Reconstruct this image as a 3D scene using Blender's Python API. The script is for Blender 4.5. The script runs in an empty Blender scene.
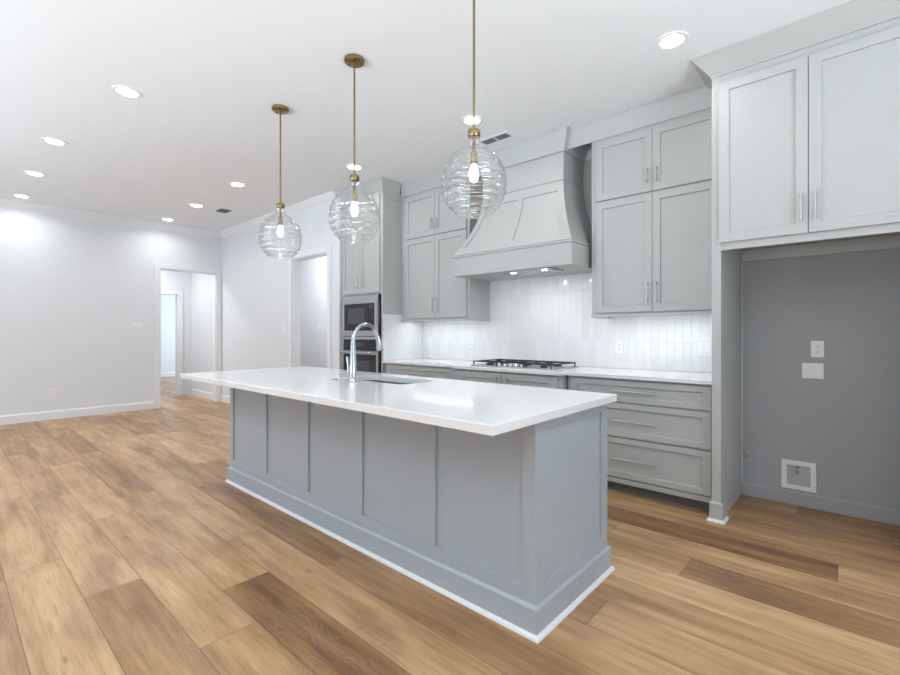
import bpy, bmesh, math, random
from mathutils import Vector, Matrix

random.seed(4)
S = bpy.context.scene
COL = S.collection
PI = math.pi

# ------------------------------------------------------------------ camera, world, light, exposure
cam_data = bpy.data.cameras.new('camera')
cam = bpy.data.objects.new('camera', cam_data)
COL.objects.link(cam)
cam.location = (0.0, 0.0, 1.23)
cam.rotation_euler = (PI / 2, 0, math.radians(41.8))
cam_data.sensor_width = 36.0
cam_data.lens = 457.0 / 900.0 * 36.0
cam_data.shift_y = -4.2 / 900.0
cam_data.clip_start = 0.02
S.camera = cam

S.view_settings.view_transform = 'Standard'
S.view_settings.look = 'None'
S.view_settings.gamma = 1.0
S.view_settings.use_curve_mapping = False
S.view_settings.exposure = 0.0
S.cycles.max_bounces = 10
S.cycles.diffuse_bounces = 6
S.cycles.glossy_bounces = 4
S.cycles.transmission_bounces = 8
S.cycles.transparent_max_bounces = 24
S.cycles.sample_clamp_indirect = 6.0
S.cycles.caustics_reflective = False
S.cycles.caustics_refractive = False

world = bpy.data.worlds.new('world')
S.world = world
world.use_nodes = True
wb = world.node_tree.nodes['Background']
wb.inputs[0].default_value = (0.72, 0.84, 1.0, 1)
wb.inputs[1].default_value = 0.5


def area(name, loc, rot, sx, sy, power, colour=(1, 1, 1), shape='RECTANGLE', spread=180):
    d = bpy.data.lights.new(name, 'AREA')
    d.shape = shape
    d.size = sx
    d.size_y = sy
    d.energy = power
    d.color = colour
    d.spread = math.radians(spread)
    o = bpy.data.objects.new(name, d)
    COL.objects.link(o)
    o.location = loc
    o.rotation_euler = rot
    return o


DAY = (0.72, 0.86, 1.0)
FILL_COL = (0.86, 0.94, 1.0)
WIN_S = [(-7.0, -5.0), (-4.2, -2.2), (-1.4, 0.6)]      # windows in the wall behind the camera
WIN_POWER = 18
CEIL_FILL = 86      # added fill lamps aimed upward to brighten the ceiling
# daylight through windows behind and beside the camera, plus added ceiling fill
for (a, b), w, v, FILL_COL in zip(WIN_S, (0.95, 0.95, 1.1), (1.4, 0.9, 0.5), ((0.68, 0.84, 1.0), (0.78, 0.90, 1.0), (0.86, 0.94, 1.0))):
    area('daylight', ((a + b) / 2, -3.52, 1.45), (PI / 2, 0, 0), b - a, 2.1, WIN_POWER * v, DAY)
    area('ceiling_fill', ((a + b) / 2, -3.50, 1.0), (math.radians(140), 0, 0), b - a, 1.0, CEIL_FILL * w, FILL_COL, spread=105)
area('daylight', (2.62, 1.0, 1.45), (PI / 2, 0, PI / 2), 2.4, 2.1, 42, DAY)
area('ceiling_fill', (2.58, 1.0, 1.0), (math.radians(140), 0, PI / 2), 2.4, 1.0, 75, FILL_COL, spread=105)
area('daylight', (-13.0, 6.15, 1.6), (-PI / 2, 0, 0), 1.6, 1.6, 120, DAY)
CAN_POWER = 3.8
LED = (0.99, 0.99, 0.985)

# ------------------------------------------------------------------ node helpers and materials
class NT:
    def __init__(s, name):
        s.m = bpy.data.materials.new(name)
        s.m.use_nodes = True
        s.t = s.m.node_tree
        s.b = s.t.nodes['Principled BSDF']
        s.out = s.t.nodes['Material Output']

    def n(s, kind, **kw):
        nd = s.t.nodes.new(kind)
        for k, v in kw.items():
            setattr(nd, k, v)
        return nd

    def put(s, sock, v):
        if isinstance(v, bpy.types.NodeSocket):
            s.t.links.new(v, sock)
        else:
            sock.default_value = v

    def math(s, op, a, b=None, c=None):
        nd = s.n('ShaderNodeMath', operation=op)
        s.put(nd.inputs[0], a)
        if b is not None:
            s.put(nd.inputs[1], b)
        if c is not None:
            s.put(nd.inputs[2], c)
        return nd.outputs[0]

    def mix(s, f, a, b, mode='MIX'):
        nd = s.n('ShaderNodeMix', data_type='RGBA', blend_type=mode)
        s.put(nd.inputs[0], f)
        s.put(nd.inputs[6], a)
        s.put(nd.inputs[7], b)
        return nd.outputs[2]

    def noise(s, vec, scale, detail=3.0, rough=0.5):
        nd = s.n('ShaderNodeTexNoise')
        if vec is not None:
            s.put(nd.inputs['Vector'], vec)
        nd.inputs['Scale'].default_value = scale
        nd.inputs['Detail'].default_value = detail
        nd.inputs['Roughness'].default_value = rough
        return nd.outputs['Fac']

    def xyz(s, x, y, z):
        nd = s.n('ShaderNodeCombineXYZ')
        s.put(nd.inputs[0], x)
        s.put(nd.inputs[1], y)
        s.put(nd.inputs[2], z)
        return nd.outputs[0]

    def bump(s, h, strength, dist):
        nd = s.n('ShaderNodeBump')
        s.put(nd.inputs['Height'], h)
        nd.inputs['Strength'].default_value = strength
        nd.inputs['Distance'].default_value = dist
        s.t.links.new(nd.outputs[0], s.b.inputs['Normal'])

    def ramp(s, f, stops):
        nd = s.n('ShaderNodeValToRGB')
        el = nd.color_ramp.elements
        while len(el) < len(stops):
            el.new(0.5)
        for e, (p, c) in zip(el, stops):
            e.position = p
            e.color = (*c, 1)
        s.put(nd.inputs[0], f)
        return nd.outputs[0]


def paint(name, rgb, rough=0.45, bump=0.0, scale=220.0, spec=0.5):
    k = NT(name)
    k.b.inputs['Roughness'].default_value = rough
    k.b.inputs['Specular IOR Level'].default_value = spec
    tc = k.n('ShaderNodeTexCoord')
    f = k.noise(tc.outputs['Object'], 3.0, 2.0)
    lo = tuple(c * 0.985 for c in rgb)
    k.put(k.b.inputs['Base Color'], k.mix(f, (*lo, 1), (*rgb, 1)))
    if bump:
        k.bump(k.noise(tc.outputs['Object'], scale, 2.0), bump, 0.002)
    return k.m


def metal(name, rgb, rough=0.3, brushed=False):
    k = NT(name)
    k.b.inputs['Base Color'].default_value = (*rgb, 1)
    k.b.inputs['Metallic'].default_value = 1.0
    k.b.inputs['Roughness'].default_value = rough
    if brushed:
        tc = k.n('ShaderNodeTexCoord')
        mp = k.n('ShaderNodeMapping')
        mp.inputs['Scale'].default_value = (4, 4, 260)
        k.t.links.new(tc.outputs['Object'], mp.inputs[0])
        f = k.noise(mp.outputs[0], 3.0, 2.0)
        k.put(k.b.inputs['Roughness'], k.math('MULTIPLY_ADD', f, 0.2, rough - 0.1))
    return k.m


def plain(name, rgb, rough=0.5, spec=0.5, coat=0.0):
    k = NT(name)
    k.b.inputs['Base Color'].default_value = (*rgb, 1)
    k.b.inputs['Roughness'].default_value = rough
    k.b.inputs['Specular IOR Level'].default_value = spec
    k.b.inputs['Coat Weight'].default_value = coat
    return k.m


def glow(name, rgb, strength):
    k = NT(name)
    k.b.inputs['Base Color'].default_value = (0.9, 0.9, 0.9, 1)
    k.b.inputs['Emission Color'].default_value = (*rgb, 1)
    k.b.inputs['Emission Strength'].default_value = strength
    return k.m


M_WALL = paint('wall_paint', (0.725, 0.748, 0.778), 0.75, 0.12, 260, 0.3)
M_CEIL = paint('ceiling_paint', (0.785, 0.80, 0.815), 0.85, 0.10, 200, 0.25)
M_TRIM = paint('trim_paint', (0.775, 0.79, 0.81), 0.4)
M_CAB = paint('cabinet_paint', (0.445, 0.455, 0.445), 0.38)
M_ISL = paint('island_paint', (0.40, 0.445, 0.49), 0.38)
M_ALC = paint('alcove_grey', (0.37, 0.38, 0.39), 0.7, 0.10, 260, 0.3)
M_SHOE = paint('shoe_paint', (0.78, 0.79, 0.80), 0.4)
M_STEEL = metal('stainless_steel', (0.46, 0.46, 0.465), 0.32, True)
M_SINK = metal('sink_steel', (0.30, 0.295, 0.285), 0.35, True)
M_CHROME = metal('chrome', (0.60, 0.61, 0.63), 0.10)
M_NICKEL = metal('satin_nickel', (0.58, 0.57, 0.55), 0.28)
M_BRASS = metal('aged_brass', (0.31, 0.225, 0.11), 0.26)
M_BLACK = plain('black_glass', (0.012, 0.013, 0.015), 0.08, 0.5)
M_WINDOW = plain('dark_window_glass', (0.055, 0.06, 0.068), 0.12, 0.5)
M_IRON = plain('cast_iron', (0.03, 0.03, 0.032), 0.55)
M_DARK = plain('dark_recess', (0.05, 0.05, 0.05), 0.7)
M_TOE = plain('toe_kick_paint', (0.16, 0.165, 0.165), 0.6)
M_PLASTIC = plain('white_plastic', (0.79, 0.80, 0.81), 0.35)
M_GREY = plain('vent_grey', (0.17, 0.18, 0.19), 0.6)
M_LENS = glow('lamp_lens', (1.0, 0.99, 0.97), 20.0)
M_BULB = glow('bulb_glow', (1.0, 0.96, 0.90), 14.0)
M_LED = glow('led_strip', (0.93, 0.97, 1.0), 3.0)

# worktop: white quartz with faint cloudy veining
k = NT('white_quartz')
tc = k.n('ShaderNodeTexCoord')
f = k.noise(tc.outputs['Object'], 5.0, 6.0, 0.6)
k.put(k.b.inputs['Base Color'], k.ramp(f, [(0.3, (0.765, 0.77, 0.772)), (0.7, (0.785, 0.788, 0.79))]))
k.b.inputs['Roughness'].default_value = 0.10
M_QUARTZ = k.m

# stacked white glazed tile (tall narrow tiles in straight rows)
def tile_material(name, axis):
    k = NT(name)
    g = k.n('ShaderNodeNewGeometry')
    sp = k.n('ShaderNodeSeparateXYZ')
    k.t.links.new(g.outputs['Position'], sp.inputs[0])
    u = k.math('DIVIDE', k.math('ADD', sp.outputs[axis], 20.0), 0.0635)
    v = k.math('DIVIDE', k.math('SUBTRACT', sp.outputs[2], 0.914), 0.243)
    fu = k.math('FRACT', u)
    fv = k.math('FRACT', v)
    du = k.math('MULTIPLY', k.math('MINIMUM', fu, k.math('SUBTRACT', 1.0, fu)), 0.0635)
    dv = k.math('MULTIPLY', k.math('MINIMUM', fv, k.math('SUBTRACT', 1.0, fv)), 0.243)
    d = k.math('MINIMUM', du, dv)
    mr = k.n('ShaderNodeMapRange', interpolation_type='SMOOTHSTEP')
    k.put(mr.inputs[0], d)
    mr.inputs[1].default_value = 0.0008
    mr.inputs[2].default_value = 0.0030
    body = mr.outputs[0]
    wn = k.n('ShaderNodeTexWhiteNoise', noise_dimensions='2D')
    k.put(wn.inputs['Vector'], k.xyz(k.math('FLOOR', u), k.math('FLOOR', v), 0.0))
    r = wn.outputs['Value']
    tilec = k.mix(r, (0.70, 0.705, 0.705, 1), (0.76, 0.765, 0.77, 1))
    k.put(k.b.inputs['Base Color'], k.mix(body, (0.68, 0.68, 0.67, 1), tilec))
    k.put(k.b.inputs['Roughness'], k.math('MULTIPLY_ADD', body, -0.45, 0.55))
    k.b.inputs['Specular IOR Level'].default_value = 0.5
    wob = k.noise(g.outputs['Position'], 26.0, 2.0)
    tilt = k.math('MULTIPLY', k.math('MULTIPLY', k.math('SUBTRACT', fu, 0.5), k.math('SUBTRACT', r, 0.5)), 0.6)
    h = k.math('ADD', body, k.math('ADD', k.math('MULTIPLY', wob, 0.5), tilt))
    k.bump(h, 0.55, 0.0025)
    return k.m


M_TILE = tile_material('white_glazed_tile', 0)
M_TILE_SIDE = tile_material('white_glazed_tile_return', 1)

# floor: wide oak-look planks running along X (tone and seed of each plank are stored on its face)
PW, PL, PY0 = 0.2285, 1.83, 0.2195
k = NT('oak_planks')
def attr(n):
    nd = k.n('ShaderNodeAttribute')
    nd.attribute_name = n
    return nd.outputs['Fac']
tone0, seed = attr('tone'), attr('seed')
uv = k.n('ShaderNodeUVMap')
sp = k.n('ShaderNodeSeparateXYZ')
k.t.links.new(uv.outputs[0], sp.inputs[0])
U, V = sp.outputs[0], sp.outputs[1]
du = k.math('MINIMUM', U, k.math('SUBTRACT', PL, U))
dv = k.math('MINIMUM', V, k.math('SUBTRACT', PW, V))
d = k.math('MINIMUM', du, dv)
mr = k.n('ShaderNodeMapRange', interpolation_type='SMOOTHSTEP')
k.put(mr.inputs[0], d)
mr.inputs[1].default_value = 0.0004
mr.inputs[2].default_value = 0.0028
seam = mr.outputs[0]
lx = k.math('ADD', U, k.math('MULTIPLY', seed, 57.0))
ly = k.math('ADD', V, k.math('MULTIPLY', seed, 31.0))
# long soft tone bands and blotches inside each plank
band = k.noise(k.xyz(k.math('MULTIPLY', lx, 0.8), k.math('MULTIPLY', ly, 6.5), seed), 1.6, 3.0, 0.55)
blot = k.noise(k.xyz(k.math('MULTIPLY', lx, 1.6), k.math('MULTIPLY', ly, 3.2), seed), 1.3, 2.0, 0.5)
# cathedral grain, only in patches
wv = k.n('ShaderNodeTexWave', wave_type='BANDS', bands_direction='Y', wave_profile='SIN')
wd = k.noise(k.xyz(k.math('MULTIPLY', lx, 1.3), k.math('MULTIPLY', ly, 4.0), seed), 1.5, 2.0)
k.put(wv.inputs['Vector'], k.xyz(k.math('MULTIPLY', lx, 0.30), k.math('ADD', ly, k.math('MULTIPLY', wd, 0.38)), 0.0))
wv.inputs['Scale'].default_value = 20.0
wv.inputs['Distortion'].default_value = 2.2
wv.inputs['Detail'].default_value = 3.0
wv.inputs['Detail Scale'].default_value = 2.0
fine = k.noise(k.xyz(k.math('MULTIPLY', lx, 6.0), k.math('MULTIPLY', ly, 120.0), seed), 1.0, 4.0, 0.6)
mid = k.noise(k.xyz(k.math('MULTIPLY', lx, 2.0), k.math('MULTIPLY', ly, 26.0), seed), 1.0, 3.0, 0.6)
tone = k.math('ADD', tone0, k.math('MULTIPLY', k.math('SUBTRACT', band, 0.5), 0.9))
tone = k.math('ADD', tone, k.math('MULTIPLY', k.math('SUBTRACT', mid, 0.5), 0.55))
base = k.ramp(tone, [(0.05, (0.150, 0.068, 0.022)), (0.34, (0.320, 0.175, 0.073)), (0.60, (0.490, 0.300, 0.145)), (0.95, (0.68, 0.465, 0.255))])
pr = k.n('ShaderNodeMapRange', interpolation_type='SMOOTHSTEP')
k.put(pr.inputs[0], blot)
pr.inputs[1].default_value = 0.48
pr.inputs[2].default_value = 0.66
patch = pr.outputs[0]
base = k.mix(patch, base, (0.84, 0.78, 0.77, 1), 'MULTIPLY')
gw = k.math('MULTIPLY', wv.outputs['Fac'], k.math('MULTIPLY_ADD', patch, 0.20, 0.05))
base = k.mix(gw, base, (0.42, 0.335, 0.27, 1))
gr = k.n('ShaderNodeMapRange')
k.put(gr.inputs[0], fine)
gr.inputs[1].default_value = 0.52
gr.inputs[2].default_value = 0.80
base = k.mix(k.math('MULTIPLY', gr.outputs[0], 0.62), base, (0.17, 0.10, 0.055, 1))
kn = k.n('ShaderNodeTexVoronoi', voronoi_dimensions='2D')
k.put(kn.inputs['Vector'], k.xyz(k.math('MULTIPLY', lx, 0.8), k.math('MULTIPLY', ly, 2.6), 0.0))
kn.inputs['Scale'].default_value = 1.0
kr = k.n('ShaderNodeMapRange')
k.put(kr.inputs[0], kn.outputs['Distance'])
kr.inputs[1].default_value = 0.035
kr.inputs[2].default_value = 0.0
base = k.mix(k.math('MULTIPLY', kr.outputs[0], 0.6), base, (0.11, 0.065, 0.035, 1))
base = k.mix(seam, (0.17, 0.10, 0.055, 1), base)
k.put(k.b.inputs['Base Color'], base)
k.put(k.b.inputs['Roughness'], k.math('MULTIPLY_ADD', fine, 0.18, 0.30))
k.b.inputs['Specular IOR Level'].default_value = 0.42
k.bump(k.math('ADD', seam, k.math('MULTIPLY', fine, 0.18)), 0.35, 0.0015)
M_FLOOR = k.m

# thin clear blown glass for the pendant shades
k = NT('clear_glass')
tr = k.n('ShaderNodeBsdfTransparent')
tr.inputs[0].default_value = (0.99, 0.995, 0.995, 1)
gl = k.n('ShaderNodeBsdfGlossy')
gl.inputs['Roughness'].default_value = 0.03
lw = k.n('ShaderNodeLayerWeight')
lw.inputs['Blend'].default_value = 0.22
mx = k.n('ShaderNodeMixShader')
k.put(mx.inputs[0], k.math('MULTIPLY_ADD', lw.outputs['Facing'], 0.62, 0.045))
k.t.links.new(tr.outputs[0], mx.inputs[1])
k.t.links.new(gl.outputs[0], mx.inputs[2])
k.t.links.new(mx.outputs[0], k.out.inputs[0])
k.t.nodes.remove(k.b)
M_GLASS = k.m

k = NT('window_glass')
tr = k.n('ShaderNodeBsdfTransparent')
gl = k.n('ShaderNodeBsdfGlossy')
gl.inputs['Roughness'].default_value = 0.02
lw = k.n('ShaderNodeLayerWeight')
lw.inputs['Blend'].default_value = 0.1
mx = k.n('ShaderNodeMixShader')
k.put(mx.inputs[0], lw.outputs['Fresnel'])
k.t.links.new(tr.outputs[0], mx.inputs[1])
k.t.links.new(gl.outputs[0], mx.inputs[2])
k.t.links.new(mx.outputs[0], k.out.inputs[0])
k.t.nodes.remove(k.b)
M_PANE = k.m

# ------------------------------------------------------------------ geometry helpers
def obj(name, bm, mat, parent=None, smooth=False, bevel=0.0, seg=2):
    bmesh.ops.remove_doubles(bm, verts=bm.verts, dist=1e-6)
    bmesh.ops.recalc_face_normals(bm, faces=bm.faces)
    me = bpy.data.meshes.new(name)
    bm.to_mesh(me)
    bm.free()
    me.materials.append(mat)
    o = bpy.data.objects.new(name, me)
    COL.objects.link(o)
    if smooth:
        for p in me.polygons:
            p.use_smooth = True
        try:
            me.set_sharp_from_angle(angle=math.radians(38))
        except Exception:
            pass
    if bevel:
        md = o.modifiers.new('edge', 'BEVEL')
        md.width = bevel
        md.segments = seg
        md.limit_method = 'ANGLE'
        md.angle_limit = math.radians(35)
        md.harden_normals = False
    if parent is not None:
        o.parent = parent
        o.matrix_parent_inverse = Matrix.Translation(-parent.location)
    return o


def thing(name, label, cat, loc, group=None):
    o = bpy.data.objects.new(name, None)
    o.empty_display_size = 0.1
    COL.objects.link(o)
    o.location = loc
    o['label'] = label
    o['category'] = cat
    if group:
        o['group'] = group
    return o


def tag(o, label, cat, group=None):
    o['label'] = label
    o['category'] = cat
    if group:
        o['group'] = group
    return o


def struct(name, bm, mat, bevel=0.0, parent=None):
    o = obj(name, bm, mat, parent, bevel=bevel)
    o['kind'] = 'structure'
    return o


def B(*boxes):
    bm = bmesh.new()
    for b in boxes:
        box(bm, *b)
    return bm


def box(bm, x0, x1, y0, y1, z0, z1):
    vs = [bm.verts.new((x, y, z)) for x in (x0, x1) for y in (y0, y1) for z in (z0, z1)]
    for f in ((0, 1, 3, 2), (4, 6, 7, 5), (0, 4, 5, 1), (2, 3, 7, 6), (0, 2, 6, 4), (1, 5, 7, 3)):
        bm.faces.new([vs[i] for i in f])
    return vs


def lathe(bm, prof, c=(0, 0, 0), n=40, cap0=True, cap1=True):
    rings = []
    for r, z in prof:
        rings.append([bm.verts.new((c[0] + r * math.cos(2 * PI * i / n), c[1] + r * math.sin(2 * PI * i / n), c[2] + z)) for i in range(n)])
    for a, b in zip(rings, rings[1:]):
        for i in range(n):
            bm.faces.new((a[i], a[(i + 1) % n], b[(i + 1) % n], b[i]))
    if cap0:
        bm.faces.new(rings[0][::-1])
    if cap1:
        bm.faces.new(rings[-1])


def tube(bm, pts, rad, n=14, cap=True):
    pts = [Vector(p) for p in pts]
    rads = rad if isinstance(rad, (list, tuple)) else [rad] * len(pts)
    t0 = (pts[1] - pts[0]).normalized()
    ref = Vector((0, 0, 1)) if abs(t0.z) < 0.9 else Vector((1, 0, 0))
    u = t0.cross(ref).normalized()
    rings = []
    for i, p in enumerate(pts):
        if i == 0:
            t = t0
        elif i == len(pts) - 1:
            t = (pts[i] - pts[i - 1]).normalized()
        else:
            t = (pts[i + 1] - pts[i - 1]).normalized()
        u = (u - t * u.dot(t)).normalized()
        v = t.cross(u)
        rings.append([bm.verts.new(p + (u * math.cos(2 * PI * j / n) + v * math.sin(2 * PI * j / n)) * rads[i]) for j in range(n)])
    for a, b in zip(rings, rings[1:]):
        for j in range(n):
            bm.faces.new((a[j], a[(j + 1) % n], b[(j + 1) % n], b[j]))
    if cap:
        bm.faces.new(rings[0][::-1])
        bm.faces.new(rings[-1])


def cyl(bm, p0, p1, r, n=16):
    tube(bm, [p0, p1], r, n)


def shaker_bm(x0, x1, z0, z1, y, t=0.020, rail=0.057, rec=0.013, rail_z=None):
    """Shaker door or drawer front facing -y, front face at y."""
    rz = rail if rail_z is None else rail_z
    bm = bmesh.new()
    def loop(ax0, ax1, az0, az1, yy):
        return [bm.verts.new(p) for p in ((ax0, yy, az0), (ax1, yy, az0), (ax1, yy, az1), (ax0, yy, az1))]
    back = loop(x0, x1, z0, z1, y + t)
    o = loop(x0, x1, z0, z1, y)
    i = loop(x0 + rail, x1 - rail, z0 + rz, z1 - rz, y)
    r = loop(x0 + rail + 0.002, x1 - rail - 0.002, z0 + rz + 0.002, z1 - rz - 0.002, y + rec)
    for a, b in ((back, o), (o, i), (i, r)):
        for q in range(4):
            bm.faces.new((a[q], a[(q + 1) % 4], b[(q + 1) % 4], b[q]))
    bm.faces.new(r)
    bm.faces.new(back[::-1])
    return bm


def bar_pull_bm(x, y, z, length, vertical=True, r=0.0055, stand=0.028):
    """Bar pull whose centre sits in front of a face at y."""
    bm = bmesh.new()
    h = length / 2
    e = h - 0.014
    if vertical:
        tube(bm, [(x, y - stand, z - h), (x, y - stand, z + h)], r, 12)
        for s in (-e, e):
            tube(bm, [(x, y - stand, z + s), (x, y + 0.0005, z + s)], [r * 0.85, r * 1.1], 10)
    else:
        tube(bm, [(x - h, y - stand, z), (x + h, y - stand, z)], r, 12)
        for s in (-e, e):
            tube(bm, [(x + s, y - stand, z), (x + s, y + 0.0005, z)], [r * 0.85, r * 1.1], 10)
    return bm


def door(parent, x0, x1, z0, z1, y, pull=None, mat=None, name='door', rail=0.057, rail_z=None):
    d = obj(name, shaker_bm(x0, x1, z0, z1, y, rail=rail, rail_z=rail_z), mat or M_CAB, parent, bevel=0.0012, seg=2)
    if pull:
        px, pz, ln, vert = pull
        h = obj('handle', bar_pull_bm(px, y, pz, ln, vert), M_NICKEL, None, smooth=True)
        h.parent = d
        h['label'] = 'satin nickel bar handle'
    return d


def moulding(path, prof, closed=False):
    """Sweep a profile [(offset, z)...] along an axis-aligned path of (x, y) with mitred corners; offsets go to the right of travel."""
    n = len(path)
    segs = []
    for i in range(n if closed else n - 1):
        a, b = Vector(path[i]), Vector(path[(i + 1) % n])
        d = (b - a).normalized()
        segs.append(Vector((d.y, -d.x)))
    bm = bmesh.new()
    rings = []
    for i, p in enumerate(path):
        if closed:
            m = segs[i - 1] + segs[i]
        elif i == 0:
            m = segs[0]
        elif i == n - 1:
            m = segs[-1]
        else:
            m = segs[i - 1] + segs[i]
            if segs[i - 1].dot(segs[i]) > 0.9:
                m = segs[i]
        rings.append([bm.verts.new((p[0] + m.x * o, p[1] + m.y * o, z)) for o, z in prof])
    q = len(prof)
    for i in range(n if closed else n - 1):
        a, b = rings[i], rings[(i + 1) % n]
        for j in range(q):
            bm.faces.new((a[j], a[(j + 1) % q], b[(j + 1) % q], b[j]))
    if not closed:
        bm.faces.new(rings[0])
        bm.faces.new(rings[-1][::-1])
    return bm


def crown_prof(z0, z1, p):
    h = z1 - z0
    return [(0.0, z0), (0.007, z0), (0.007, z0 + 0.012), (p - 0.004, z1 - 0.014), (p, z1 - 0.012), (p, z1), (0.0, z1)]


def rounded_rect(x0, x1, y0, y1, r, n=8):
    pts = []
    for cx, cy, a0 in ((x1 - r, y0 + r, -PI / 2), (x1 - r, y1 - r, 0), (x0 + r, y1 - r, PI / 2), (x0 + r, y0 + r, PI)):
        for i in range(n + 1):
            a = a0 + PI / 2 * i / n
            pts.append((cx + r * math.cos(a), cy + r * math.sin(a)))
    return pts


def slab(outline, z0, z1, hole=None):
    bm = bmesh.new()
    edges = []
    for lp in [outline] + ([hole] if hole else []):
        vs = [bm.verts.new((x, y, z0)) for x, y in lp]
        for a, b in zip(vs, vs[1:] + vs[:1]):
            edges.append(bm.edges.new((a, b)))
    bmesh.ops.triangle_fill(bm, use_beauty=True, use_dissolve=False, edges=edges)
    fs = list(bm.faces)
    ret = bmesh.ops.extrude_face_region(bm, geom=fs)
    for v in [g for g in ret['geom'] if isinstance(g, bmesh.types.BMVert)]:
        v.co.z = z1
    return bm


# ------------------------------------------------------------------ the setting
CZ = 3.03           # ceiling
KY = 4.10           # kitchen wall
PY = 3.40           # wall left of the oven tower
FX = -8.58          # far wall
EX, SY = 2.60, -3.50
OFFS = {0: 0.42, 1: 0.975, 2: 1.745, 3: 1.39, 4: 0.87, 5: 1.55, 6: 0.84, 7: 0.97, 8: 0.20, 9: 0.80, 10: 1.15, 11: 0.68, 12: 1.75, 13: 0.35, 14: 1.20}
TONES = {(0, -5.0): 0.62, (0, -2.5): 0.66, (0, -1.0): 0.6, (1, -5.5): 0.48, (1, -3.5): 0.60, (1, -1.8): 0.42, (2, -4.5): 0.62, (2, -3.0): 0.62, (2, -1.0): 0.55,
         (3, -6.5): 0.38, (3, -5.0): 0.40, (3, -3.0): 0.56, (3, -1.5): 0.24, (4, -4.0): 0.60, (4, -1.5): 0.58, (4, -6.0): 0.62, (5, -5.0): 0.42, (5, -3.0): 0.30, (5, -1.0): 0.36,
         (6, -7.5): 0.36, (6, -5.5): 0.62, (6, -3.0): 0.36, (7, -1.5): 0.46, (7, 0.2): 0.52, (8, -0.5): 0.50, (9, -0.5): 0.74, (10, -1.5): 0.52, (10, 0.0): 0.34, (11, 0.0): 0.56, (12, -1.0): 0.20, (12, 1.0): 0.50,
         (13, 0.0): 0.46, (14, 0.0): 0.40, (15, 0.0): 0.34, (16, 0.0): 0.30}  # these last rows carry the alcove's shade in their plank tones
def floor_bm():
    bm = bmesh.new()
    X0, X1, Y0, Y1 = -15.2, EX + 0.1, SY - 0.1, 6.3
    box(bm, X0, X1, Y0, Y1, -0.08, -0.002)
    ul = bm.loops.layers.uv.new('UVMap')
    tl = bm.faces.layers.float.new('tone')
    sl = bm.faces.layers.float.new('seed')
    rnd = random.Random(11)
    ov = {}
    for (r, x), t in TONES.items():
        o = OFFS.get(r, 0.0)
        ov[(r, math.floor((x - o) / PL))] = t
    r0 = math.floor((Y0 - PY0) / PW)
    r1 = math.ceil((Y1 - PY0) / PW)
    for r in range(r0, r1):
        o = OFFS.get(r)
        if o is None:
            o = rnd.random() * PL
            for (q, x), t in TONES.items():
                if q == r:
                    ov[(r, math.floor((x - o) / PL))] = t
        for c in range(math.floor((X0 - o) / PL), math.ceil((X1 - o) / PL)):
            xa, ya = c * PL + o, r * PW + PY0
            xs = (max(xa, X0), min(xa + PL, X1))
            ys = (max(ya, Y0), min(ya + PW, Y1))
            t = ov.get((r, c), 0.38 + 0.30 * rnd.random())
            sd = rnd.random()
            if xs[1] <= xs[0] or ys[1] <= ys[0]:
                continue
            f = bm.faces.new([bm.verts.new((x, y, 0.0)) for x, y in ((xs[0], ys[0]), (xs[1], ys[0]), (xs[1], ys[1]), (xs[0], ys[1]))])
            f[tl], f[sl] = t, sd
            for lp in f.loops:
                lp[ul].uv = (lp.vert.co.x - xa, lp.vert.co.y - ya)
    return bm
struct('floor', floor_bm(), M_FLOOR)
struct('ceiling', B((FX - 0.12, EX + 0.1, SY - 0.1, 4.74, CZ, CZ + 0.12)), M_CEIL)
struct('wall_kitchen', B((-5.05, EX + 0.1, KY, KY + 0.12, 0, CZ)), M_WALL)
# wall beside the oven tower, with the pantry opening
PX0, PX1, PT = -6.09, -5.19, 2.295
struct('wall_pantry', B((FX, PX0, PY, PY + 0.12, 0, CZ), (PX1, -4.93, PY, PY + 0.12, 0, CZ), (PX0, PX1, PY, PY + 0.12, PT, CZ),
                        (-8.50, -8.38, PY + 0.12, 4.72, 0, CZ), (-8.38, -4.93, 4.60, 4.72, 0, CZ), (-5.05, -4.93, PY + 0.12, KY, 0, CZ), (-5.05, -4.93, KY + 0.12, 4.60, 0, CZ)), M_WALL)
# far wall with the hallway opening
OY0, OY1, OT = 2.43, 3.31, 2.30
struct('wall_far', B((FX - 0.12, FX, SY, OY0, 0, CZ), (FX - 0.12, FX, OY1, PY + 0.12, 0, CZ), (FX - 0.12, FX, OY0, OY1, OT, CZ)), M_WALL)
# hallway behind it
HX = -9.98
struct('wall_hall', B((HX - 0.12, FX - 0.12, 3.38, 3.50, 0, 2.75), (HX - 0.12, HX, 3.135, 3.38, 0, 2.75), (HX - 0.12, HX, 1.2, 2.25, 0, 2.75),
                      (HX - 0.12, HX, 2.25, 3.135, 1.985, 2.75), (HX - 0.12, FX - 0.12, 1.08, 1.2, 0, 2.75), (HX - 0.12, FX - 0.12, 1.08, 3.5, 2.75, 2.85)), M_WALL)
struct('wall_bedroom', B((-14.72, -14.6, 1.0, 6.3, 0, 2.75), (-14.6, HX - 0.12, 1.0, 1.12, 0, 2.75), (-14.6, -13.8, 6.18, 6.3, 0, 2.75), (-12.2, HX - 0.12, 6.18, 6.3, 0, 2.75),
                         (-13.8, -12.2, 6.18, 6.3, 0, 0.8), (-13.8, -12.2, 6.18, 6.3, 2.4, 2.75), (HX - 0.12, HX, 3.5, 6.3, 0, 2.75), (-14.72, HX - 0.12, 1.0, 6.3, 2.75, 2.85)), M_WALL)
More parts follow.
